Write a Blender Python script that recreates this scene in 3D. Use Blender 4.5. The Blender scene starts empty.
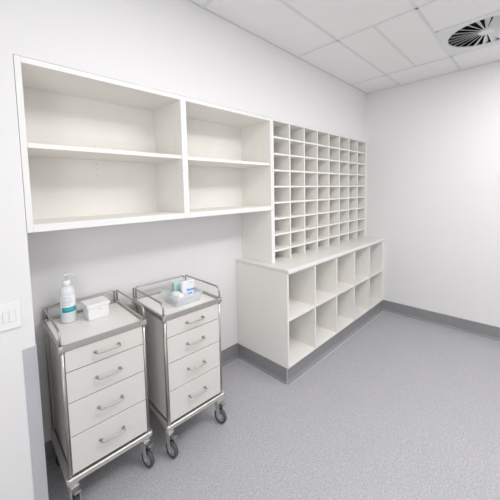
import bpy, bmesh, math, random
from mathutils import Matrix, Vector
random.seed(4)
C = bpy.context.scene.collection
PI = math.pi

# ---------------------------------------------------------------- camera
cam_data = bpy.data.cameras.new('camera')
cam = bpy.data.objects.new('camera', cam_data)
C.objects.link(cam)
rt = Vector((0.7122424305, -0.7015984635, -0.0216867672))
up = Vector((0.0689454029, 0.0391782062, 0.9968508412))
fw = Vector((0.6985393701, 0.7114946689, -0.0762763695))
M = Matrix((rt, up, -fw)).transposed().to_4x4()
M.translation = Vector((-0.2131, -1.5661, 1.5304))
cam.matrix_world = M
cam_data.sensor_width = 36.0
cam_data.lens = 292.287 * 36.0 / 500.0
cam_data.shift_x = (250 - 243.057) / 500.0
cam_data.shift_y = (213.764 - 250) / 500.0
cam_data.clip_start = 0.02
bpy.context.scene.camera = cam

# ---------------------------------------------------------------- world, exposure
sc = bpy.context.scene
w = bpy.data.worlds.new('world'); sc.world = w; w.use_nodes = True
w.node_tree.nodes['Background'].inputs[0].default_value = (0.9, 0.95, 1.0, 1)
w.node_tree.nodes['Background'].inputs[1].default_value = 0.3
sc.view_settings.view_transform = 'Standard'
sc.view_settings.look = 'None'
sc.view_settings.gamma = 1.0
sc.view_settings.use_curve_mapping = False
sc.view_settings.exposure = 0.07

# dimensions (metres); x along the shelving wall, +y into it
H = 2.709; XR = 3.5356; D = 0.35; ZT = 2.123; ZB = 1.3696
XL = -1.09; YF = -3.18
GX = [-0.047 - 1.0422, -0.047, 0.9949, 2.037, 3.0792]
GY = [-0.3862 - 0.5592 * k for k in range(6)]
# ceiling light panels: cells of the ceiling grid (x0, x1, y0, y1); windows added for fill: wall, from, to, sill, head
PANELS = [(GX[2], GX[3], GY[3], GY[2]), (GX[3], GX[4], GY[3], GY[2]), (GX[1], GX[2], GY[2], GY[1])]
POWER = [25, 12, 9.5]
ADDED_WINDOWS = [('left', -2.7, -1.1, .9, 2.1)]
WPOWER = [11]
def area(name, loc, sx, sy, energy, col, direction):
    L = bpy.data.lights.new(name, 'AREA'); L.shape = 'RECTANGLE'; L.size = sx; L.size_y = sy
    L.energy = energy; L.color = col
    o = bpy.data.objects.new(name, L); C.objects.link(o); o.location = loc
    o.rotation_euler = Vector(direction).to_track_quat('-Z', 'Z' if direction[2] == 0 else 'Y').to_euler()
for (x0, x1, y0, y1), pw in zip(PANELS, POWER):
    if pw: area('ceiling_panel_light', ((x0 + x1) / 2, (y0 + y1) / 2, H - .012), x1 - x0 - .08, y1 - y0 - .08, pw, (1.0, 0.99, 0.975), (0, 0, -1))
for (wl, a, b, z0, z1), pw in zip(ADDED_WINDOWS, WPOWER):  # area light of the added window, brightens shelves and ceiling
    if not pw: continue
    if wl == 'front': area('added_window_fill', ((a + b) / 2, YF + .03, (z0 + z1) / 2), b - a, z1 - z0, pw, (.96, .98, 1.0), (0, 1, 0))
    else: area('added_window_fill', (XL + .03, (a + b) / 2, (z0 + z1) / 2), b - a, z1 - z0, pw, (.96, .98, 1.0), (1, 0, 0))


# ---------------------------------------------------------------- materials
def mat(name, col, rough=.5, metal=0., noise=None, bump=None, spec=.5, **kw):
    m = bpy.data.materials.new(name); m.use_nodes = True
    nt = m.node_tree; b = nt.nodes['Principled BSDF']
    b.inputs['Base Color'].default_value = (*col, 1)
    b.inputs['Roughness'].default_value = rough
    b.inputs['Metallic'].default_value = metal
    b.inputs['Specular IOR Level'].default_value = spec
    for k, v in kw.items():
        b.inputs[k.replace('_', ' ')].default_value = v
    tc = nt.nodes.new('ShaderNodeTexCoord')
    if noise:
        sc_, amt = noise[0], noise[1]
        n = nt.nodes.new('ShaderNodeTexNoise'); n.inputs['Scale'].default_value = sc_
        n.inputs['Detail'].default_value = 1
        nt.links.new(tc.outputs['Object'], n.inputs['Vector'])
        r = nt.nodes.new('ShaderNodeValToRGB')
        r.color_ramp.elements[0].position = .3; r.color_ramp.elements[1].position = .7
        r.color_ramp.elements[0].color = (*[c * (1 - amt) for c in col], 1)
        r.color_ramp.elements[1].color = (*[min(1, c * (1 + amt)) for c in col], 1)
        nt.links.new(n.outputs['Fac'], r.inputs['Fac'])
        nt.links.new(r.outputs['Color'], b.inputs['Base Color'])
    if bump:
        n = nt.nodes.new('ShaderNodeTexNoise'); n.inputs['Scale'].default_value = bump[0]
        nt.links.new(tc.outputs['Object'], n.inputs['Vector'])
        bp = nt.nodes.new('ShaderNodeBump'); bp.inputs['Strength'].default_value = bump[1]
        bp.inputs['Distance'].default_value = .002
        nt.links.new(n.outputs['Fac'], bp.inputs['Height'])
        nt.links.new(bp.outputs['Normal'], b.inputs['Normal'])
    return m

def speckle(name, base, dark, light, sx=1.0, rough=.5):
    """vinyl with fine dark and light chips"""
    m = bpy.data.materials.new(name); m.use_nodes = True
    nt = m.node_tree; b = nt.nodes['Principled BSDF']; N = nt.nodes.new; Lk = nt.links.new
    b.inputs['Roughness'].default_value = rough
    b.inputs['Specular IOR Level'].default_value = .35
    tc = N('ShaderNodeTexCoord')
    col = None
    big = N('ShaderNodeTexNoise'); big.inputs['Scale'].default_value = 3; big.inputs['Detail'].default_value = 2
    Lk(tc.outputs['Object'], big.inputs['Vector'])
    r = N('ShaderNodeValToRGB')
    r.color_ramp.elements[0].color = (*[c * .97 for c in base], 1); r.color_ramp.elements[1].color = (*[c * 1.03 for c in base], 1)
    Lk(big.outputs['Fac'], r.inputs['Fac']); prev = r.outputs['Color']
    for scale, c, lo, hi in ((110 * sx, dark, .58, .68), (120 * sx, light, .60, .70), (200 * sx, dark, .57, .68), (130 * sx, light, .60, .72), (420 * sx, light, .58, .70), (360 * sx, dark, .60, .72)):
        n = N('ShaderNodeTexNoise'); n.inputs['Scale'].default_value = scale; n.inputs['Detail'].default_value = 1
        off = N('ShaderNodeMapping'); off.inputs['Location'].default_value = (scale, scale * .3, 0)
        Lk(tc.outputs['Object'], off.inputs['Vector']); Lk(off.outputs['Vector'], n.inputs['Vector'])
        mr = N('ShaderNodeMapRange'); mr.inputs['From Min'].default_value = lo; mr.inputs['From Max'].default_value = hi
        mr.inputs['To Max'].default_value = .55
        Lk(n.outputs['Fac'], mr.inputs['Value'])
        mx = N('ShaderNodeMix'); mx.data_type = 'RGBA'
        Lk(mr.outputs['Result'], mx.inputs[0]); Lk(prev, mx.inputs[6]); mx.inputs[7].default_value = (*c, 1)
        prev = mx.outputs[2]
    Lk(prev, b.inputs['Base Color'])
    n = N('ShaderNodeTexNoise'); n.inputs['Scale'].default_value = 180
    Lk(tc.outputs['Object'], n.inputs['Vector'])
    bp = N('ShaderNodeBump'); bp.inputs['Strength'].default_value = .15; bp.inputs['Distance'].default_value = .001
    Lk(n.outputs['Fac'], bp.inputs['Height']); Lk(bp.outputs['Normal'], b.inputs['Normal'])
    return m

WALL = mat('wall_paint', (.85, .845, .852), .65, noise=(2.5, .006), bump=(260, .05))
CEIL = mat('ceiling_tile_white', (.92, .912, .908), .85, noise=(90, .01), bump=(300, .1))
TBAR = mat('ceiling_bar_shaded_grey', (.80, .795, .80), .5, noise=(20, .01))  # greyer than the tiles: reveal shading put into the colour
FLOOR = speckle('grey_speckled_vinyl', (.44, .437, .455), (.25, .248, .265), (.72, .72, .745))
SKIRT = speckle('dark_grey_vinyl_skirting', (.28, .277, .29), (.18, .18, .19), (.42, .42, .435), sx=1.2)
WELD = mat('pale_weld_line', (.56, .56, .58), .5, noise=(60, .03))
LAM = mat('white_laminate', (.915, .895, .855), .45, noise=(6, .006))
EDGE = mat('white_edge_banding', (.875, .872, .868), .4, noise=(8, .004))
TOPM = mat('worktop_laminate', (.80, .79, .765), .4, noise=(25, .008))
PINM = mat('shelf_pin_hole_grey', (.42, .40, .37), .6, noise=(40, .02))
GUARD = mat('lavender_grey_plastic', (.53, .53, .565), .55, noise=(30, .01))
POWDER = mat('cream_powder_coat', (.72, .70, .672), .42, noise=(40, .006), bump=(500, .03))
PTOP = mat('cream_tray_top', (.87, .86, .83), .35, noise=(12, .006))
STEEL = mat('brushed_stainless', (.47, .455, .435), .36, 1.0, noise=(60, .03))
STEELS = mat('satin_stainless_rim', (.56, .545, .52), .42, 1.0, noise=(60, .03))
ZINC = mat('zinc_plated_fork', (.66, .66, .655), .38, .65, noise=(60, .02))
STEELL = mat('satin_steel_lower_frame', (.74, .725, .70), .45, 1.0, noise=(60, .02))
DARKG = mat('dark_gap_shade', (.035, .033, .03), .8, noise=(50, .02))  # near-black, stands in for shade in the drawer gaps
TYRE = mat('dark_grey_tyre', (.075, .078, .085), .6, noise=(50, .03))
WHUB = mat('blue_grey_wheel_hub', (.36, .385, .43), .5, noise=(50, .03))
PEDAL = mat('black_brake_pedal', (.04, .04, .045), .45, noise=(50, .03))
PLAST = mat('white_plastic', (.90, .90, .91), .3, noise=(10, .004))
CAPP = mat('white_pump_plastic', (.92, .93, .95), .3, noise=(10, .004))
LABEL = mat('label_white', (.93, .95, .97), .4, noise=(15, .004))
TEAL = mat('label_teal', (.02, .37, .44), .4, noise=(15, .01))
INK = mat('label_grey_print', (.52, .56, .62), .5, noise=(15, .01))
BLUE = mat('print_reflection_blue', (.06, .33, .78), .5, noise=(15, .01))  # print, and the painted reflection low on the packet
GREYP = mat('grey_print', (.42, .42, .44), .5, noise=(15, .01))
MINT = mat('mint_wrap', (.50, .74, .68), .6, noise=(30, .04))
GAUZE = mat('white_gauze', (.88, .89, .92), .85, noise=(60, .01), bump=(90, .3))
PAPER = mat('white_paper_packet', (.86, .88, .92), .6, noise=(20, .008))
VENTW = mat('vent_white_enamel', (.80, .80, .81), .4, noise=(20, .004))
VENTB = mat('duct_black', (.012, .012, .013), .9, noise=(20, .02))
REVEAL = mat('joint_shadow_grey', (.42, .42, .42), .8, noise=(20, .01))

def translucent(name, col, trans, rough=.25):
    m = bpy.data.materials.new(name); m.use_nodes = True
    nt = m.node_tree; nt.nodes.clear(); N = nt.nodes.new; Lk = nt.links.new
    out = N('ShaderNodeOutputMaterial'); mx = N('ShaderNodeMixShader'); tr = N('ShaderNodeBsdfTransparent')
    b = N('ShaderNodeBsdfPrincipled'); b.inputs['Base Color'].default_value = (*col, 1); b.inputs['Roughness'].default_value = rough
    n = N('ShaderNodeTexNoise'); n.inputs['Scale'].default_value = 30
    tc = N('ShaderNodeTexCoord'); Lk(tc.outputs['Object'], n.inputs['Vector'])
    mr = N('ShaderNodeMapRange'); mr.inputs['To Min'].default_value = 1 - trans - .04; mr.inputs['To Max'].default_value = 1 - trans + .04
    Lk(n.outputs['Fac'], mr.inputs['Value']); Lk(mr.outputs['Result'], mx.inputs[0])
    tr.inputs[0].default_value = (.97, .98, 1, 1)
    Lk(tr.outputs[0], mx.inputs[1]); Lk(b.outputs[0], mx.inputs[2]); Lk(mx.outputs[0], out.inputs[0])
    return m
BOTTLE = translucent('frosted_bottle_plastic', (.90, .925, .96), .12)
CLEAR = translucent('clear_tub_plastic', (.93, .935, .95), .62, .15)

PANELM = bpy.data.materials.new('lit_diffuser'); PANELM.use_nodes = True
_b = PANELM.node_tree.nodes['Principled BSDF']
_b.inputs['Emission Color'].default_value = (1, .99, .98, 1); _b.inputs['Emission Strength'].default_value = 1

# ---------------------------------------------------------------- mesh helpers
def box(bm, a, b, bev=0., seg=1):
    x0, y0, z0 = a; x1, y1, z1 = b
    r = bmesh.ops.create_cube(bm, size=1)
    vs = r['verts']
    bmesh.ops.scale(bm, verts=vs, vec=(abs(x1 - x0), abs(y1 - y0), abs(z1 - z0)))
    bmesh.ops.translate(bm, verts=vs, vec=((x0 + x1) / 2, (y0 + y1) / 2, (z0 + z1) / 2))
    if bev:
        es = list({e for v in vs for e in v.link_edges})
        bmesh.ops.bevel(bm, geom=es, offset=bev, segments=seg, affect='EDGES', profile=.5)

def frame_of(t):
    t = t.normalized(); a = Vector((0, 0, 1)) if abs(t.z) < .9 else Vector((1, 0, 0))
    u = t.cross(a).normalized(); return u, t.cross(u).normalized()

def tube(bm, pts, r, n=10, cap=True):
    pts = [Vector(p) for p in pts]; rings = []
    t0 = (pts[1] - pts[0]).normalized(); u, v = frame_of(t0)
    for i, p in enumerate(pts):
        if i == 0: t = pts[1] - pts[0]
        elif i == len(pts) - 1: t = pts[-1] - pts[-2]
        else: t = (pts[i + 1] - p).normalized() + (p - pts[i - 1]).normalized()
        t.normalize()
        u = (u - t * u.dot(t)).normalized(); v = t.cross(u)
        rr = r[i] if isinstance(r, (list, tuple)) else r
        rings.append([bm.verts.new(p + (u * math.cos(2 * PI * k / n) + v * math.sin(2 * PI * k / n)) * rr) for k in range(n)])
    for a, b in zip(rings, rings[1:]):
        for k in range(n): bm.faces.new((a[k], a[(k + 1) % n], b[(k + 1) % n], b[k])).smooth = True
    if cap:
        bm.faces.new(rings[0][::-1]); bm.faces.new(rings[-1])

def lathe(bm, prof, n=28, M=None, cap=True):
    M = M or Matrix(); rings = []
    for r, z in prof:
        rings.append([bm.verts.new(M @ Vector((r * math.cos(2 * PI * k / n), r * math.sin(2 * PI * k / n), z))) for k in range(n)])
    for a, b in zip(rings, rings[1:]):
        for k in range(n): bm.faces.new((a[k], a[(k + 1) % n], b[(k + 1) % n], b[k])).smooth = True
    if cap:
        bm.faces.new(rings[0][::-1]); bm.faces.new(rings[-1])

def arc(c, p0, p1, n=6):
    """quarter arc round centre c from p0 to p1"""
    c, p0, p1 = Vector(c), Vector(p0), Vector(p1); a, b = p0 - c, p1 - c
    return [c + a * math.cos(PI / 2 * k / n) + b * math.sin(PI / 2 * k / n) for k in range(n + 1)]

def obj(name, bm, m, parent=None, loc=None):
    bmesh.ops.recalc_face_normals(bm, faces=bm.faces)
    me = bpy.data.meshes.new(name); bm.to_mesh(me); bm.free()
    o = bpy.data.objects.new(name, me); C.objects.link(o); me.materials.append(m)
    if parent: o.parent = parent
    if loc: o.location = loc
    return o

def B(name, a, b, m, parent=None, bev=0., seg=1):
    bm = bmesh.new(); box(bm, a, b, bev, seg); return obj(name, bm, m, parent)

def struct(o):
    o['kind'] = 'structure'; return o

def thing(name, label, cat, loc=(0, 0, 0), rz=0, group=None):
    o = bpy.data.objects.new(name, None); C.objects.link(o)
    o.empty_display_size = .05
    o.location = loc; o.rotation_euler = (0, 0, rz); tag(o, label, cat, group); return o

def tag(o, label, cat, group=None):
    o['label'] = label; o['category'] = cat
    if group: o['group'] = group
    return o

# ---------------------------------------------------------------- the room
T = .1
struct(B('floor', (XL - T, YF - T, -.06), (XR + T, D + T, 0), FLOOR))
bm = bmesh.new()                                        # shelving wall with its alcove
box(bm, (XL, 0, 0), (0, D + T, H))                      # wall left of the alcove
box(bm, (0, D, 0), (XR, D + T, H))                      # back of the alcove
box(bm, (0, 0, ZT), (XR, D, H))                         # wall above the shelving
struct(obj('wall_back', bm, WALL))
struct(B('wall_right', (XR, YF, 0), (XR + T, D + T, H), WALL))
struct(B('wall_left', (XL - T, YF, 0), (XL, D + T, H), WALL))
struct(B('wall_front', (XL - T, YF - T, 0), (XR + T, YF, H), WALL))

# ceiling tiles between the bars
xs = [XL] + [g for g in GX if g > XL + .05] + [XR]
ys = [0.0] + GY
bm = bmesh.new()
VX0, VX1, VY0, VY1 = 2.4784, GX[4], GY[2], GY[1]
lit = lambda cx, cy: any(a < cx < b and c < cy < d for a, b, c, d in PANELS)
for x0, x1 in zip(xs, xs[1:]):
    for y1, y0 in zip(ys, ys[1:]):
        if y0 < YF - .01: y0 = YF
        g = .004
        if lit((x0 + x1) / 2, (y0 + y1) / 2): continue
        if abs(y0 - VY0) < .01 and abs(x1 - VX1) < .01:
            box(bm, (x0, y0, H), (VX0, y1, H + .015)); continue
        box(bm, (x0, y0, H), (x1, y1, H + .015))
box(bm, (XL - T, YF - T, H + .16), (XR + T, D + T, H + .2))        # slab above
ceiling = struct(obj('ceiling', bm, CEIL))
bm = bmesh.new()
bw = .010
for x in xs[1:-1]: box(bm, (x - bw, YF, H - .004), (x + bw, 0, H - .0002), .001)
for y in GY: box(bm, (XL, y - bw, H - .004), (XR, y + bw, H - .0002), .001)
obj('ceiling_grid', bm, TBAR, ceiling)
bm = bmesh.new()
box(bm, (XL, -.012, H - .003), (XR, 0, H - .0002)); box(bm, (XR - .012, YF, H - .003), (XR, 0, H - .0002))
obj('wall_angle_trim', bm, mat('wall_angle_white', (.70, .70, .705), .5, noise=(20, .01)), ceiling)
# thin joint down the middle of one tile, with its bowed loose edge
ym = (GY[0] + GY[1]) / 2
B('tile_joint', (GX[3] + .01, ym - .009, H - .0025), (GX[4] - .01, ym + .009, H - .0002), mat('joint_strip', (.80, .79, .78), .5, noise=(20, .01)), ceiling, .001)
bm = bmesh.new(); top = []; bot = []
for k in range(25):
    t = k / 24; x = GX[3] + .10 + t * .66
    yy = ym + .012 + .024 * math.sin(PI * t) ** 1.0
    top.append(bm.verts.new((x, yy, H - .001 - .003 * math.sin(PI * t)))); bot.append(bm.verts.new((x, yy - .005 * math.sin(PI * t) - .0005, H - .0005)))
for k in range(24): bm.faces.new((top[k], top[k + 1], bot[k + 1], bot[k]))
obj('bowed_tile_edge', bm, CEIL, ceiling)
for a, b_, c, d in PANELS:
    B('light_diffuser', (a + .03, c + .03, H - .004), (b_ - .03, d - .03, H + .004), PANELM, ceiling)
    bm = bmesh.new()
    box(bm, (a + .01, c + .01, H - .006), (b_ - .01, c + .035, H + .01)); box(bm, (a + .01, d - .035, H - .006), (b_ - .01, d - .01, H + .01))
    box(bm, (a + .01, c + .035, H - .006), (a + .035, d - .035, H + .01)); box(bm, (b_ - .035, c + .035, H - .006), (b_ - .01, d - .035, H + .01))
    obj('light_frame', bm, VENTW, ceiling)

# window added unseen for fill light: frame, glazing bars and the glowing pane
for _, a, b_, z0, z1 in ADDED_WINDOWS:
    bm = bmesh.new(); f_ = .05
    box(bm, (XL, a - f_, z0 - f_), (XL + .02, b_ + f_, z0), .002); box(bm, (XL, a - f_, z1), (XL + .02, b_ + f_, z1 + f_), .002)
    box(bm, (XL, a - f_, z0), (XL + .02, a, z1), .002); box(bm, (XL, b_, z0), (XL + .02, b_ + f_, z1), .002)
    box(bm, (XL, (a + b_) / 2 - .02, z0), (XL + .02, (a + b_) / 2 + .02, z1), .002)
    wn = struct(obj('added_window_1', bm, VENTW))
    B('fill_pane', (XL + .0005, a, z0), (XL + .006, b_, z1), PANELM, wn)

# skirting: coved vinyl, with a pale weld line where it meets the floor
CX0, CY0 = 1.568, -.2090                # plinth of the cubby unit
KZ = .1335; KC = .124
def skirt(name, p0, p1, nrm, z=KZ, ext=(0, 0)):
    """strip along p0-p1, nrm points into the room"""
    n = Vector((nrm[0], nrm[1], 0)); d = (Vector((*p1, 0)) - Vector((*p0, 0))).normalized()
    a = Vector((*p0, 0)) - d * ext[0]; b = Vector((*p1, 0)) + d * ext[1]
    prof = [(0, z), (.002, z), (.003, .03)] + [(.003 + .022 * (1 - math.cos(t)), .03 - .028 * math.sin(t)) for t in [PI / 2 * k / 5 for k in range(1, 6)]] + [(.025, 0.0003), (0, 0.0003)]
    bm = bmesh.new()
    A = [bm.verts.new(a + n * o + Vector((0, 0, zz))) for o, zz in prof]; Bv = [bm.verts.new(b + n * o + Vector((0, 0, zz))) for o, zz in prof]
    for k in range(len(prof)):
        f = bm.faces.new((A[k], A[(k + 1) % len(prof)], Bv[(k + 1) % len(prof)], Bv[k]))
    bm.faces.new(A[::-1]); bm.faces.new(Bv)
    o = struct(obj(name, bm, SKIRT))
    bm = bmesh.new()
    W = [a + n * .025, b + n * .025, b + n * .036, a + n * .036]
    lo = [bm.verts.new(q + Vector((0, 0, .0004))) for q in W]; hi = [bm.verts.new(q + Vector((0, 0, .0016))) for q in W]
    bm.faces.new(lo[::-1]); bm.faces.new(hi)
    for k in range(4): bm.faces.new((lo[k], lo[(k + 1) % 4], hi[(k + 1) % 4], hi[k]))
    obj('weld_line', bm, WELD, o)
    return o
skirt('baseboard_back', (0, D), (CX0, D), (0, -1))
skirt('baseboard_cabinet_side', (CX0, D), (CX0, CY0), (-1, 0), KC, ext=(0, .003))
skirt('baseboard_cabinet_front', (CX0, CY0), (XR, CY0), (0, -1), KC, ext=(.003, 0))
cf = bpy.data.objects['baseboard_cabinet_front']
B('corner_bead', (CX0 - .0075, CY0 - .0075, .004), (CX0 - .0020, CY0 - .0020, KC - .001), WELD, cf, .001)
skirt('baseboard_right', (XR, CY0), (XR, YF), (-1, 0))
skirt('baseboard_left', (XL, YF), (XL, 0), (1, 0))
skirt('baseboard_alcove_wall', (XL, 0), (-.049, 0), (0, -1))
# corner guard wrapped round the alcove's left edge
bm = bmesh.new()
box(bm, (-.048, -.003, 0), (.003, 0, .8595)); box(bm, (0, 0, 0), (.003, .048, .8595))
struct(obj('trim_1', bm, GUARD))

# ---------------------------------------------------------------- open shelf units in the alcove
def pins(par, pts, axis):
    first = None
    for p in pts:
        if first is None:
            bm = bmesh.new(); lathe(bm, [(.0026, -.0006), (.0026, .0006)], 10)
            o = first = obj('pin_hole', bm, PINM, par)
        else:
            o = first.copy(); C.objects.link(o)
        o.location = p; o.rotation_euler = (0, PI / 2, 0) if axis == 'x' else (PI / 2, 0, 0)

def shelf_unit(name, x0, x1, label, shelf_z, lt=.022, rtk=.018):
    t = thing(name, label, 'shelf unit', ((x0 + x1) / 2, D / 2, ZB), 0, 'open shelf units')
    ox, oy, oz = -(x0 + x1) / 2, -D / 2, -ZB
    def P(n, a, b, m=LAM, bev=.0008):
        return B(n, (a[0] + ox, a[1] + oy, a[2] + oz), (b[0] + ox, b[1] + oy, b[2] + oz), m, t, bev)
    yb = D - .001; yf = .0
    P('side_panel', (x0, yf, ZB), (x0 + lt, yb, ZT - .0018)); P('side_panel', (x1 - rtk, yf, ZB), (x1, yb, ZT - .0018))
    a, b = x0 + lt, x1 - rtk
    P('top_panel', (a, yf, ZT - .027), (b, yb, ZT - .0018)); P('bottom_panel', (a, yf, ZB), (b, yb, ZB + .034))
    P('back_panel', (a, yb - .008, ZB + .034), (b, yb, ZT - .027), bev=0)
    s = P('shelf', (a + .001, yf + .006, shelf_z - .021), (b - .001, yb - .010, shelf_z))
    # front edge banding
    bm = bmesh.new(); e = .0022
    for c, d in (((x0, ZB), (x0 + lt, ZT - .0018)), ((x1 - rtk, ZB), (x1, ZT - .0018)), ((a, ZT - .027), (b, ZT - .0018)), ((a, ZB), (b, ZB + .034))):
        box(bm, (c[0] + ox + .0004, -e + oy, c[1] + oz + .0004), (d[0] + ox - .0004, oy, d[1] + oz - .0004), .0004)
    obj('edge_banding', bm, EDGE, t)
    zs = [shelf_z + dz for dz in (.03, .062, .094, .126, .158)] + [shelf_z - dz for dz in (.045, .077, .109, .141)]
    pins(t, [(b + ox, yy + oy, z + oz) for z in zs for yy in (.075, .305)], 'x')
    pins(t, [((a + b) / 2 + ox, yb - .008 + oy, z + oz) for z in [shelf_z + .06, shelf_z - .045, shelf_z - .077, shelf_z - .109]], 'y')
    return t
shelf_unit('open_shelf_unit', 0.0016, .826, 'wider white open shelf unit at the left end, above the pump bottle', 1.762, lt=.024, rtk=.018)
shelf_unit('open_shelf_unit', .826, 1.668, 'white open shelf unit between the wider shelf unit and the pigeonholes', 1.758, lt=.020, rtk=.016)

# ---------------------------------------------------------------- pigeonholes
ZC = .92
t = thing('pigeonhole_unit', 'white pigeonhole unit of small square compartments standing on the counter', 'pigeonhole unit', (2.6, D / 2, ZC))
ox, oy, oz = -2.6, -D / 2, -ZC
def P(n, a, b, m=LAM, bev=.0008, par=None):
    return B(n, (a[0] + ox, a[1] + oy, a[2] + oz), (b[0] + ox, b[1] + oy, b[2] + oz), m, par or t, bev)
x0, x1 = 1.694, XR - .001
bm = bmesh.new()
box(bm, (1.6685 + ox, oy, ZC + oz), (x0 + ox, D - .001 + oy, ZT - .0018 + oz), .0006)
box(bm, (1.652 + ox, oy, ZC + oz), (1.6685 + ox, D - .001 + oy, ZB - .001 + oz), .0006)
obj('side_panel', bm, LAM, t)
P('side_panel', (x1 - .016, 0, ZC), (x1, D - .001, ZT - .0018))
P('top_panel', (x0, 0, ZT - .017), (x1 - .016, D - .001, ZT - .0018))
P('back_panel', (x0, D - .009, ZC), (x1 - .016, D - .001, ZT - .017), bev=0)
pitch = (x1 - .016 - x0) / 8
for k in range(1, 8):
    P('divider', (x0 + pitch * k - .0075, .001, ZC), (x0 + pitch * k + .0075, D - .010, ZT - .0175))
for r in range(8):
    z = 1.975 - .1370 * r
    P('shelf', (x0 + .001, .0, z - .0075), (x1 - .017, D - .012, z + .0075))
bm = bmesh.new()
box(bm, (1.6525 + ox, oy - .0022, ZC + oz + .0004), (x0 + ox, oy, ZB - .001 + oz), .0004)
box(bm, (1.669 + ox, oy - .0022, ZB - .001 + oz), (x0 + ox, oy, ZT - .0018 + oz), .0004)
box(bm, (x0 + ox, oy - .0022, ZT - .017 + oz), (x1 + ox, oy, ZT - .0018 + oz), .0004)
obj('edge_banding', bm, EDGE, t)

# ---------------------------------------------------------------- counter and cubby unit below
t = thing('countertop', 'pale laminate countertop running under the pigeonholes to the right wall', 'countertop', (2.55, .055, .889))
ox, oy, oz = -2.55, -.055, -.889
P('slab', (1.5627, -.2375, .8905), (XR - .001, D - .001, ZC - .0004), TOPM, .003)
P('front_edge_strip', (1.5627 + .002, -.2385, .8915), (XR - .002, -.2370, ZC - .004), EDGE, .0004)

t = thing('cubby_cabinet', 'white base cabinet with ten open cubbyholes on a grey plinth', 'cabinet', (2.55, .06, 0))
ox, oy, oz = -2.55, -.06, 0
bx0, bx1, byf, zt_, zb_ = 1.566, XR - .001, -.222, .890, KZ
zb_ = KC; n = 5; th = .018
P('side_panel', (bx0, byf, zb_), (bx0 + th, D - .001, zt_)); P('side_panel', (bx1 - .03, byf, zb_), (bx1, D - .001, zt_))
P('bottom_panel', (bx0 + th, byf, zb_), (bx1 - .03, D - .001, zb_ + th)); P('top_panel', (bx0 + th, byf + .002, zt_ - .014), (bx1 - .03, D - .001, zt_))
P('back_panel', (bx0 + th, D - .009, zb_ + th), (bx1 - .03, D - .001, zt_ - .014), bev=0)
P('plinth', (CX0 + .0005, CY0 + .0005, 0.0005), (XR - .001, D - .001, zb_ - .0005))
w_ = (bx1 - .03 - bx0 - th) / n
for k in range(1, n):
    xx = bx0 + th + w_ * k
    P('divider', (xx - .009, byf + .0005, zb_ + th), (xx + .009, D - .010, zt_ - .0145))
for k in range(n):
    xx = bx0 + th + w_ * k
    P('shelf', (xx + (.009 if k else .0005), byf + .001, .503), (xx + w_ - (.009 if k < n - 1 else .0005), D - .012, .521))
bm = bmesh.new(); e = .002
box(bm, (bx0 + ox + .0003, byf - e + oy, zb_ + .0003), (bx0 + th + ox - .0003, byf + oy, zt_ - .001), .0004)
box(bm, (bx0 + th + ox, byf - e + oy, zb_ + .0003), (bx1 + ox, byf + oy, zb_ + th - .0003), .0004)
for k in range(1, n):
    xx = bx0 + th + w_ * k + ox
    box(bm, (xx - .0087, byf - e + oy, zb_ + th), (xx + .0087, byf + oy, zt_ - .001), .0004)
box(bm, (bx1 - .03 + ox, byf - e + oy, zb_ + th), (bx1 + ox, byf + oy, zt_ - .001), .0004)
for k in range(n):
    xx = bx0 + th + w_ * k + ox
    box(bm, (xx + .010, byf - e + .001 + oy, .5033), (xx + w_ - .010, byf + .0005 + oy, .5207), .0004)
obj('edge_banding', bm, EDGE, t)

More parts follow.
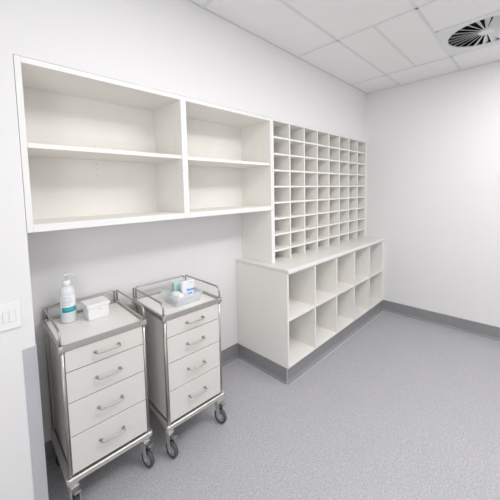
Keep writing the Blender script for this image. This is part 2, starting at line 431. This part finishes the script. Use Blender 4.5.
# ---------------------------------------------------------------- drawer trolleys
W, DP = .407, .415
ZR, ZG, ZTOP = .849, .919, .837       # rim top, guard rail top, tray surface
BT, BB = .208, .180                   # lower frame top / bottom
def caster(parent, x, y, rz, front):
    g = bpy.data.objects.new('caster', None); C.objects.link(g)
    # fork is the caster's own mesh; wheel parts are its sub-parts
    bpy.data.objects.remove(g)
    bm = bmesh.new()
    lathe(bm, [(.017, BB + .002), (.018, BB - .004), (.018, BB - .012), (.014, BB - .014), (.023, BB - .016), (.025, BB - .020), (.025, BB - .030), (.020, BB - .034)], 20)
    Mr = Matrix.Rotation(rz, 4, 'Z')
    b2 = bmesh.new()
    cy = -.020; R = .047
    for s in (-1, 1):
        pts = [(s * .0175, -.018, .146), (s * .0175, .018, .146), (s * .0175, cy + .013, .044), (s * .0175, cy, .036), (s * .0175, cy - .013, .044)]
        A = [b2.verts.new((p[0] - .0013, p[1], p[2])) for p in pts]; Bq = [b2.verts.new((p[0] + .0013, p[1], p[2])) for p in pts]
        b2.faces.new(A[::-1]); b2.faces.new(Bq)
        for k in range(5): b2.faces.new((A[k], A[(k + 1) % 5], Bq[(k + 1) % 5], Bq[k]))
    box(b2, (-.0188, -.020, .138), (.0188, .020, .148), .003)
    lathe(b2, [(.005, -.0215), (.0065, -.020), (.0065, .020), (.005, .0215)], 12, Matrix.Translation((0, cy, R)) @ Matrix.Rotation(PI / 2, 4, 'Y'))
    bmesh.ops.transform(b2, matrix=Mr, verts=b2.verts)
    me = bpy.data.meshes.new('tmp'); b2.to_mesh(me); b2.free(); bm.from_mesh(me); bpy.data.meshes.remove(me)
    c = obj('caster', bm, ZINC, parent, (x, y, 0))
    WM = Mr @ Matrix.Translation((0, cy, R)) @ Matrix.Rotation(PI / 2, 4, 'Y')
    bm = bmesh.new()
    lathe(bm, [(.035, -.011), (.0415, -.0125), (.0455, -.009), (R, -.003), (R, .003), (.0455, .009), (.0415, .0125), (.035, .011)], 36, WM, cap=False)
    lathe(bm, [(.0345, -.011), (.0345, .011)], 36, WM, cap=False)
    obj('tyre', bm, TYRE, c)
    bm = bmesh.new()
    lathe(bm, [(.010, -.0125), (.016, -.0125), (.019, -.009), (.029, -.008), (.035, -.0105), (.035, .0105), (.029, .008), (.019, .009), (.016, .0125), (.010, .0125)], 32, WM)
    obj('wheel', bm, WHUB, c)
    if front:
        bm = bmesh.new(); box(bm, (-.016, -.050, .1375), (.016, -.016, .1415), .0015, 2)
        box(bm, (-.016, -.053, .131), (.016, -.0495, .1415), .0012, 2)
        bmesh.ops.transform(bm, matrix=Mr, verts=bm.verts)
        obj('brake_pedal', bm, STEEL, c)
        bm = bmesh.new(); box(bm, (-.013, -.046, .126), (.013, -.022, .137), .002, 2)
        bmesh.ops.transform(bm, matrix=Mr, verts=bm.verts)
        obj('brake_pad', bm, PEDAL, c)
    return c

def trolley(label):
    t = thing('drawer_trolley', label, 'trolley', (0, 0, 0), 0, 'drawer trolleys in the alcove')
    ins = .011
    # corner posts
    for cx, cy in ((0, 0), (W, 0), (0, DP), (W, DP)):
        px = ins if cx == 0 else W - ins; py = ins if cy == 0 else DP - ins
        bm = bmesh.new(); tube(bm, [(px, py, BT - .004), (px, py, ZR - .006)], .0080, 14)
        obj('post', bm, STEEL, t)
    # cabinet body: set in from the posts
    bm = bmesh.new()
    box(bm, (.019, .026, BT + .004), (.024, DP - .018, ZR - .032), .001)
    box(bm, (W - .024, .026, BT + .004), (W - .019, DP - .018, ZR - .032), .001)
    box(bm, (.024, DP - .024, BT + .004), (W - .024, DP - .018, ZR - .032), .001)
    box(bm, (.024, .026, BT + .004), (W - .024, DP - .024, BT + .009)); box(bm, (.024, .026, ZR - .040), (W - .024, DP - .024, ZR - .033))
    obj('cabinet_body', bm, POWDER, t)
    # inner upright rails beside the posts, thin chrome; black block behind paints the gap shade
    for xx in (.0215, W - .0215):
        B('upright_strip', (xx - .0035, .0115, BT - .002), (xx + .0035, .026, ZR - .030), STEELS, t, .0015)
    for yy in (.030, DP - .030):
        B('upright_strip', (.010, yy - .004, BT - .002), (.0185, yy + .004, ZR - .030), STEELS, t, .0015)
        B('upright_strip', (W - .0185, yy - .004, BT - .002), (W - .010, yy + .004, ZR - .030), STEELS, t, .0015)
    bm = bmesh.new(); box(bm, (.0255, .0112, BT + .003), (W - .0255, .0255, ZR - .031))
    obj('gap_shade_block', bm, DARKG, t)
    # top tray and its rim
    B('tray_top', (.012, .012, ZR - .030), (W - .012, DP - .012, ZTOP), PTOP, t)
    bm = bmesh.new(); q = .013
    box(bm, (-.004, -.004, ZR - .025), (W + .004, q - .004, ZR), .0015, 2); box(bm, (-.004, DP - q + .004, ZR - .025), (W + .004, DP + .004, ZR), .0015, 2)
    box(bm, (-.004, q - .004, ZR - .025), (q - .004, DP - q + .004, ZR), .0015, 2); box(bm, (W - q + .004, q - .004, ZR - .025), (W + .004, DP - q + .004, ZR), .0015, 2)
    obj('tray_rim', bm, STEELS, t)
    for cx, cy in ((0, 0), (W, 0), (0, DP), (W, DP)):
        px = ins - .003 if cx == 0 else W - ins + .003; py = ins - .003 if cy == 0 else DP - ins + .003
        bm = bmesh.new(); lathe(bm, [(.0125, ZR - .031), (.0135, ZR - .028), (.0135, ZR - .001), (.0115, ZR + .0015)], 18, Matrix.Translation((px, py, 0)))
        obj('corner_socket', bm, STEELS, t)
    # guard rails on both sides and at the back
    rr = .0052; bend = .036
    def rail(a, b):
        a, b = Vector(a), Vector(b); d = (b - a).normalized(); U = Vector((0, 0, 1))
        at = Vector((a.x, a.y, ZG)); bt = Vector((b.x, b.y, ZG))
        b2 = .012; b1 = bend if abs(d.y) > .5 else .012
        pts = [a] + arc(at - U * b1 + d * b1, at - U * b1, at + d * b1) + arc(bt - U * b2 - d * b2, bt - d * b2, bt - U * b2) + [b]
        bm = bmesh.new(); tube(bm, pts, rr, 12); obj('guard_rail', bm, STEEL, t)
    z0 = ZR - .002
    rail((.006, .008, z0), (.006, DP - .006, z0)); rail((W - .006, .008, z0), (W - .006, DP - .006, z0))
    rail((.022, DP - .006, z0), (W - .022, DP - .006, z0))
    # lower frame
    bm = bmesh.new()
    def fr(a, b): tube(bm, [(*a, (BT + BB) / 2), (*b, (BT + BB) / 2)], .012, 12)
    q = .026
    box(bm, (.010, -.008, BB), (W - .010, q - .008, BT), .006, 3); box(bm, (.010, DP - q + .006, BB), (W - .010, DP + .006, BT), .006, 3)
    box(bm, (-.008, .010, BB), (q - .008, DP - .010, BT), .006, 3); box(bm, (W - q + .008, .010, BB), (W + .008, DP - .010, BT), .006, 3)
    for px, py in ((.009, .009), (W - .009, .009), (.009, DP - .009), (W - .009, DP - .009)):
        lathe(bm, [(.014, BB - .001), (.018, BB + .004), (.018, BT - .004), (.014, BT + .001)], 20, Matrix.Translation((px, py, 0)))
    box(bm, (q - .012, q - .012, BB + .008), (W - q + .012, DP - q + .012, BB + .014))
    obj('lower_frame', bm, STEELL, t)
    # drawers
    zz = [.8195, .7165, .5665, .4005, .2150]
    hz = [.7700, .6415, .4860, .3150]
    for k in range(4):
        hi = zz[k] - (.002 if k else 0); lo = zz[k + 1] + .002
        d = B('drawer', (.0205, .004, lo), (W - .0205, .0110, hi), POWDER, t, .0015, 2)
        hx, hw, h = .204, .056, hz[k]; so = .030; b_ = .010
        p0 = Vector((hx - hw, .006, h)); p1 = Vector((hx + hw, .006, h))
        pts = [p0] + arc((hx - hw + b_, .004 - so + b_, h), (hx - hw, .004 - so + b_, h), (hx - hw + b_, .004 - so, h))
        pts += [(hx, .004 - so - .003, h)]
        pts += arc((hx + hw - b_, .004 - so + b_, h), (hx + hw - b_, .004 - so, h), (hx + hw, .004 - so + b_, h)) + [p1]
        bm = bmesh.new(); tube(bm, pts, .0042, 10)
        for s in (-1, 1):
            lathe(bm, [(.0078, 0), (.0078, .003), (.005, .0045)], 14, Matrix.Translation((hx + s * hw, .0042, h)) @ Matrix.Rotation(PI / 2, 4, 'X'))
        obj('handle', bm, STEEL, d)
    for x, y, rz, f in ((.024, .034, math.radians(8), True), (W - .024, .034, math.radians(12), True), (.026, DP - .05, math.radians(150), False), (W - .026, DP - .05, math.radians(200), False)):
        caster(t, x, y, rz, f)
    return t

def copy_tree(o, parent=None):
    c = o.copy(); C.objects.link(c)
    if parent: c.parent = parent
    for ch in list(o.children): copy_tree(ch, c)
    return c
tl = trolley('cream drawer trolley carrying the pump bottle and the white box')
tr = copy_tree(tl)
tr['label'] = 'cream drawer trolley carrying the clear tub of dressings'
LT = (.073, -.078, -.028); RT = (.559, -.134, -.026)
tl.location = (LT[0], LT[1], 0); tl.rotation_euler = (0, 0, LT[2])
tr.location = (RT[0], RT[1], 0); tr.rotation_euler = (0, 0, RT[2])

# ---------------------------------------------------------------- pump bottle
t = thing('pump_bottle', 'tall frosted pump bottle with a teal-banded label standing on the left trolley', 'bottle', (.190, .238, ZTOP + .0005), math.radians(-6))
r = .0385
bm = bmesh.new()
lathe(bm, [(r - .005, 0), (r - .001, .002), (r, .006), (r, .160), (r - .001, .170), (r - .004, .181), (r - .010, .190), (r - .018, .196), (.0135, .199), (.0125, .205)], 36)
obj('bottle_body', bm, BOTTLE, t)
B_liq = bmesh.new(); lathe(B_liq, [(r - .007, .003), (r - .003, .006), (r - .003, .150), (.004, .1505)], 32)
obj('liquid', B_liq, translucent('milky_liquid', (.84, .86, .885), .45), t)
bm = bmesh.new(); lathe(bm, [(.0170, .199), (.0178, .201), (.0178, .224), (.0155, .228), (.006, .229)], 28)
for k in range(22):
    a = 2 * PI * k / 22; lathe(bm, [(.0009, .203), (.0009, .223)], 6, Matrix.Translation((.0178 * math.cos(a), .0178 * math.sin(a), 0)))
obj('cap', bm, CAPP, t)
bm = bmesh.new(); lathe(bm, [(.0058, .228), (.0058, .252), (.011, .253), (.0135, .256), (.0135, .264), (.010, .267)], 22)
na = math.radians(-40)                       # nozzle direction
dx, dy = math.cos(na), math.sin(na)
tube(bm, [(0, 0, .2625), (.022 * dx, .022 * dy, .2635), (.040 * dx, .040 * dy, .2625), (.047 * dx, .047 * dy, .259)], [.0062, .0056, .0046, .0038], 12)
obj('pump_head', bm, CAPP, t)
# label wraps the side facing the room
def wrap(name, z0, z1, a0, a1, rr, m, tt=t):
    bm = bmesh.new(); n = 24; P0 = []
    for k in range(n + 1):
        a = a0 + (a1 - a0) * k / n
        P0.append([bm.verts.new((q * math.cos(a), q * math.sin(a), z)) for q, z in ((rr, z0), (rr, z1), (rr - .0006, z1), (rr - .0006, z0))])
    for p, q in zip(P0, P0[1:]):
        for k in range(4): bm.faces.new((p[k], p[(k + 1) % 4], q[(k + 1) % 4], q[k])).smooth = False
    bm.faces.new(P0[0]); bm.faces.new(P0[-1][::-1])
    return obj(name, bm, m, tt)
R_ = math.radians
lab = wrap('label', .058, .150, R_(-155), R_(-20), r + .0006, LABEL)
wrap('label_band', .060, .088, R_(-143), R_(-22), r + .0010, TEAL, lab)
bm_rows = [(.141, -128, -104, BLUE), (.141, -98, -78, BLUE), (.133, -138, -60, INK), (.124, -140, -70, INK), (.118, -140, -66, INK), (.112, -140, -62, INK), (.104, -140, -88, INK), (.098, -140, -76, INK)]
for z, a0, a1, m in bm_rows:
    wrap('label_print', z - .0010, z + .0010, R_(a0), R_(a1), r + .0009, m, lab)
wrap('label_print', .076, .0785, R_(-120), R_(-60), r + .0013, mat('pale_teal_print', (.25, .62, .68), .5, noise=(15, .01)), lab)

# ---------------------------------------------------------------- white lidded box
t = thing('lidded_box', 'small white plastic box with a lid beside the pump bottle', 'box', (.318, .193, ZTOP + .0005), math.radians(-1))
bm = bmesh.new()
def taper(bm, w0, d0, w1, d1, z0, z1, bev=.004):
    vs = []
    for (ww, dd, z) in ((w0, d0, z0), (w1, d1, z1)):
        vs.append([bm.verts.new((sx * ww / 2, sy * dd / 2, z)) for sx, sy in ((-1, -1), (1, -1), (1, 1), (-1, 1))])
    bm.faces.new(vs[0][::-1]); bm.faces.new(vs[1])
    for k in range(4): bm.faces.new((vs[0][k], vs[0][(k + 1) % 4], vs[1][(k + 1) % 4], vs[1][k]))
    if bev: bmesh.ops.bevel(bm, geom=list({e for r_ in vs for v in r_ for e in v.link_edges}), offset=bev, segments=3, affect='EDGES')
taper(bm, .106, .100, .113, .106, 0, .078)
obj('box_body', bm, PLAST, t)
bm = bmesh.new(); box(bm, (-.061, -.058, .072), (.061, .058, .089), .003, 3)
obj('lid', bm, PLAST, t)
bm = bmesh.new()
for k in range(3): box(bm, (.001 + k * .0045, -.0535, .054), (.0042 + k * .0045, -.0515, .0575))
obj('print', bm, GREYP, t)

# ---------------------------------------------------------------- clear tub with dressings
bl = (.787, .032)
t = thing('clear_tub', 'clear plastic tub holding wrapped dressings on the right trolley', 'tub', (bl[0], bl[1], ZTOP + .0005), math.radians(-2))
bm = bmesh.new()
w0, d0, w1, d1, hh, th = .174, .170, .202, .205, .062, .0018
def loop(ww, dd, z, rad=.014):
    L_ = []
    for sx, sy, a0 in ((1, 1, 0), (-1, 1, 90), (-1, -1, 180), (1, -1, 270)):
        for k in range(5):
            a = R_(a0 + 90 * k / 4); L_.append(bm.verts.new((sx * (ww / 2 - rad) + rad * math.cos(a), sy * (dd / 2 - rad) + rad * math.sin(a), z)))
    return L_
Ls = [loop(w0, d0, 0), loop(w1 - .008, d1 - .008, hh - .006), loop(w1, d1, hh - .006), loop(w1, d1, hh), loop(w1 - .008 - 2 * th, d1 - .008 - 2 * th, hh), loop(w0 - 2 * th, d0 - 2 * th, th)]
for a, b in zip(Ls, Ls[1:]):
    for k in range(20): bm.faces.new((a[k], a[(k + 1) % 20], b[(k + 1) % 20], b[k]))
bm.faces.new(Ls[0][::-1]); bm.faces.new(Ls[-1])
obj('tub_body', bm, CLEAR, t)
# soft gauze roll lying along the left of the tub
def blob(name, cx, cy, cz, sx, sy, sz, rot, m, label, cat, seed=1, par=None):
    bm = bmesh.new(); rnd = random.Random(seed)
    bmesh.ops.create_cube(bm, size=1)
    bmesh.ops.subdivide_edges(bm, edges=bm.edges, cuts=6, use_grid_fill=True)
    for v in bm.verts:
        p = v.co.copy() * 2
        q = Vector((p.x * math.sqrt(max(0, 1 - .32 * p.y ** 2 - .32 * p.z ** 2 + .15 * p.y ** 2 * p.z ** 2)), p.y * math.sqrt(max(0, 1 - .32 * p.x ** 2 - .32 * p.z ** 2 + .15 * p.x ** 2 * p.z ** 2)), p.z * math.sqrt(max(0, 1 - .4 * p.x ** 2 - .4 * p.y ** 2 + .2 * p.x ** 2 * p.y ** 2))))
        q *= 1 + rnd.uniform(-.03, .03) + .06 * math.sin(4 * p.y + seed) - .05 * math.sin(7 * p.x + 3 * p.y)
        v.co = Vector((q.x * sx / 2, q.y * sy / 2, q.z * sz / 2))
    for f in bm.faces: f.smooth = True
    o = obj(name, bm, m, par, (cx, cy, cz)); o.rotation_euler = rot
    if not par: tag(o, label, cat)
    return o
zb0 = ZTOP + .0005 + .0022
blob('gauze_pad', .744, .022, zb0 + .0355, .058, .118, .062, (0, 0, R_(6)), GAUZE, 'soft white gauze pad lying at the left of the clear tub', 'gauze')
# mint-wrapped pack at the back, slightly open cloudy bag
t2 = thing('dressing_pack', 'mint green wrapped pack standing at the back of the clear tub', 'dressing pack', (.805, .085, zb0), R_(-4))
bm = bmesh.new(); box(bm, (-.046, -.016, 0), (.046, .016, .108), .006, 2); obj('wrap', bm, MINT, t2)
bm = bmesh.new(); box(bm, (-.060, .0175, .004), (.050, .0195, .120), .0008); box(bm, (-.061, -.0165, .004), (-.059, .0195, .118), .0008)
obj('plastic_sleeve', bm, CLEAR, t2)
# upright white packet with blue printed band
t3 = thing('paper_packet', 'upright white packet with blue print standing in the clear tub', 'packet', (.826, .022, zb0 + .004), R_(-3))
bm = bmesh.new(); taper(bm, .084, .018, .094, .030, 0, .116, .004); o = obj('packet', bm, PAPER, t3); o.rotation_euler = (R_(-3), 0, 0)
bm = bmesh.new()
xx = -.010
for wq, hq in ((.011, .013), (.007, .010), (.004, .013), (.008, .010), (.007, .010), (.009, .011)):
    box(bm, (xx, -.0138, .052), (xx + wq, -.0118, .052 + hq), .0006); xx += wq + .0022
o = obj('blue_print', bm, BLUE, t3); o.rotation_euler = (R_(-3), 0, 0)
bm = bmesh.new()
xx = .006
for wq in (.004, .005, .003, .005): box(bm, (xx, -.0156, .104), (xx + wq, -.0138, .107)); xx += wq + .002
o = obj('grey_print', bm, GREYP, t3); o.rotation_euler = (R_(-3), 0, 0)
bm = bmesh.new()
for k, (a, b) in enumerate(((-.004, .006), (.008, .013), (.016, .026))): box(bm, (a, -.0122, .030), (b, -.0105, .038))
o = obj('blue_reflection', bm, BLUE, t3); o.rotation_euler = (R_(-3), 0, 0)  # blue reflection seen through the tub, painted as marks

# ---------------------------------------------------------------- light switch
t = thing('light_switch', 'white double rocker light switch plate on the wall left of the alcove', 'light switch', (-.0845, -.0005, 1.0235))
B('plate', (-.0815, -.0085, -.0565), (.0415, 0, .0565), PLAST, t, .003, 2)
for a, b in ((-.0205, -.0008), (.0008, .0215)):
    B('rocker', (a, -.0112, -.024), (b, -.0080, .022), PLAST, t, .0012, 2)
B('rocker_frame', (-.0222, -.0090, -.0257), (.0232, -.0080, .0237), mat('switch_gap_grey', (.70, .70, .71), .5, noise=(10, .01)), t)

# ---------------------------------------------------------------- ceiling swirl vent
vc = ((VX0 + VX1) / 2 - .004, (VY0 + VY1) / 2, H)
t = thing('ceiling_vent', 'square white ceiling vent with a round swirl of radial blades', 'vent', vc)
hw, hd, RO = (VX1 - VX0) / 2 - .006, (VY1 - VY0) / 2 - .002, .240
bm = bmesh.new(); n = 64; ri = []; ro = []
for k in range(n):
    a = 2 * PI * k / n; c_, s_ = math.cos(a), math.sin(a)
    q = min(hw / max(abs(c_), 1e-6), hd / max(abs(s_), 1e-6))
    ri.append([bm.verts.new((RO * c_, RO * s_, z)) for z in (-.003, .006)]); ro.append([bm.verts.new((q * c_, q * s_, z)) for z in (-.003, .006)])
for k in range(n):
    j = (k + 1) % n
    bm.faces.new((ri[k][0], ri[j][0], ro[j][0], ro[k][0])); bm.faces.new((ri[k][1], ro[k][1], ro[j][1], ri[j][1]))
    bm.faces.new((ri[k][0], ri[k][1], ri[j][1], ri[j][0])); bm.faces.new((ro[k][0], ro[j][0], ro[j][1], ro[k][1]))
obj('face_plate', bm, VENTW, t)
bm = bmesh.new()
lathe(bm, [(.042, -.006), (.048, -.004), (.048, .012), (.042, .013)], 36)
obj('hub', bm, VENTW, t)
NB = 24; tilt = R_(-34)
for k in range(NB):
    a = 2 * PI * (k + .5) / NB
    er = Vector((math.cos(a), math.sin(a), 0)); et = Vector((-math.sin(a), math.cos(a), 0))
    bm = bmesh.new(); V = []
    for rr_, hw_ in ((.042, .0048), (RO + .001, .0235)):
        dv = et * math.cos(tilt) * hw_ + Vector((0, 0, 1)) * math.sin(tilt) * hw_
        nv = (et * -math.sin(tilt) + Vector((0, 0, 1)) * math.cos(tilt)) * .0012
        c0 = er * rr_ + Vector((0, 0, .006))
        V.append([bm.verts.new(c0 + s * dv + u * nv) for s, u in ((-1, -1), (1, -1), (1, 1), (-1, 1))])
    for q in range(4): bm.faces.new((V[0][q], V[0][(q + 1) % 4], V[1][(q + 1) % 4], V[1][q]))
    bm.faces.new(V[0][::-1]); bm.faces.new(V[1])
    obj('blade', bm, VENTW, t)
bm = bmesh.new(); z1 = .14
box(bm, (-hw, -hd, z1 - .004), (hw, hd, z1)); box(bm, (-hw, -hd, .016), (-hw + .004, hd, z1)); box(bm, (hw - .004, -hd, .016), (hw, hd, z1))
box(bm, (-hw, -hd, .016), (hw, -hd + .004, z1)); box(bm, (-hw, hd - .004, .016), (hw, hd, z1))
obj('duct_box', bm, VENTB, t)
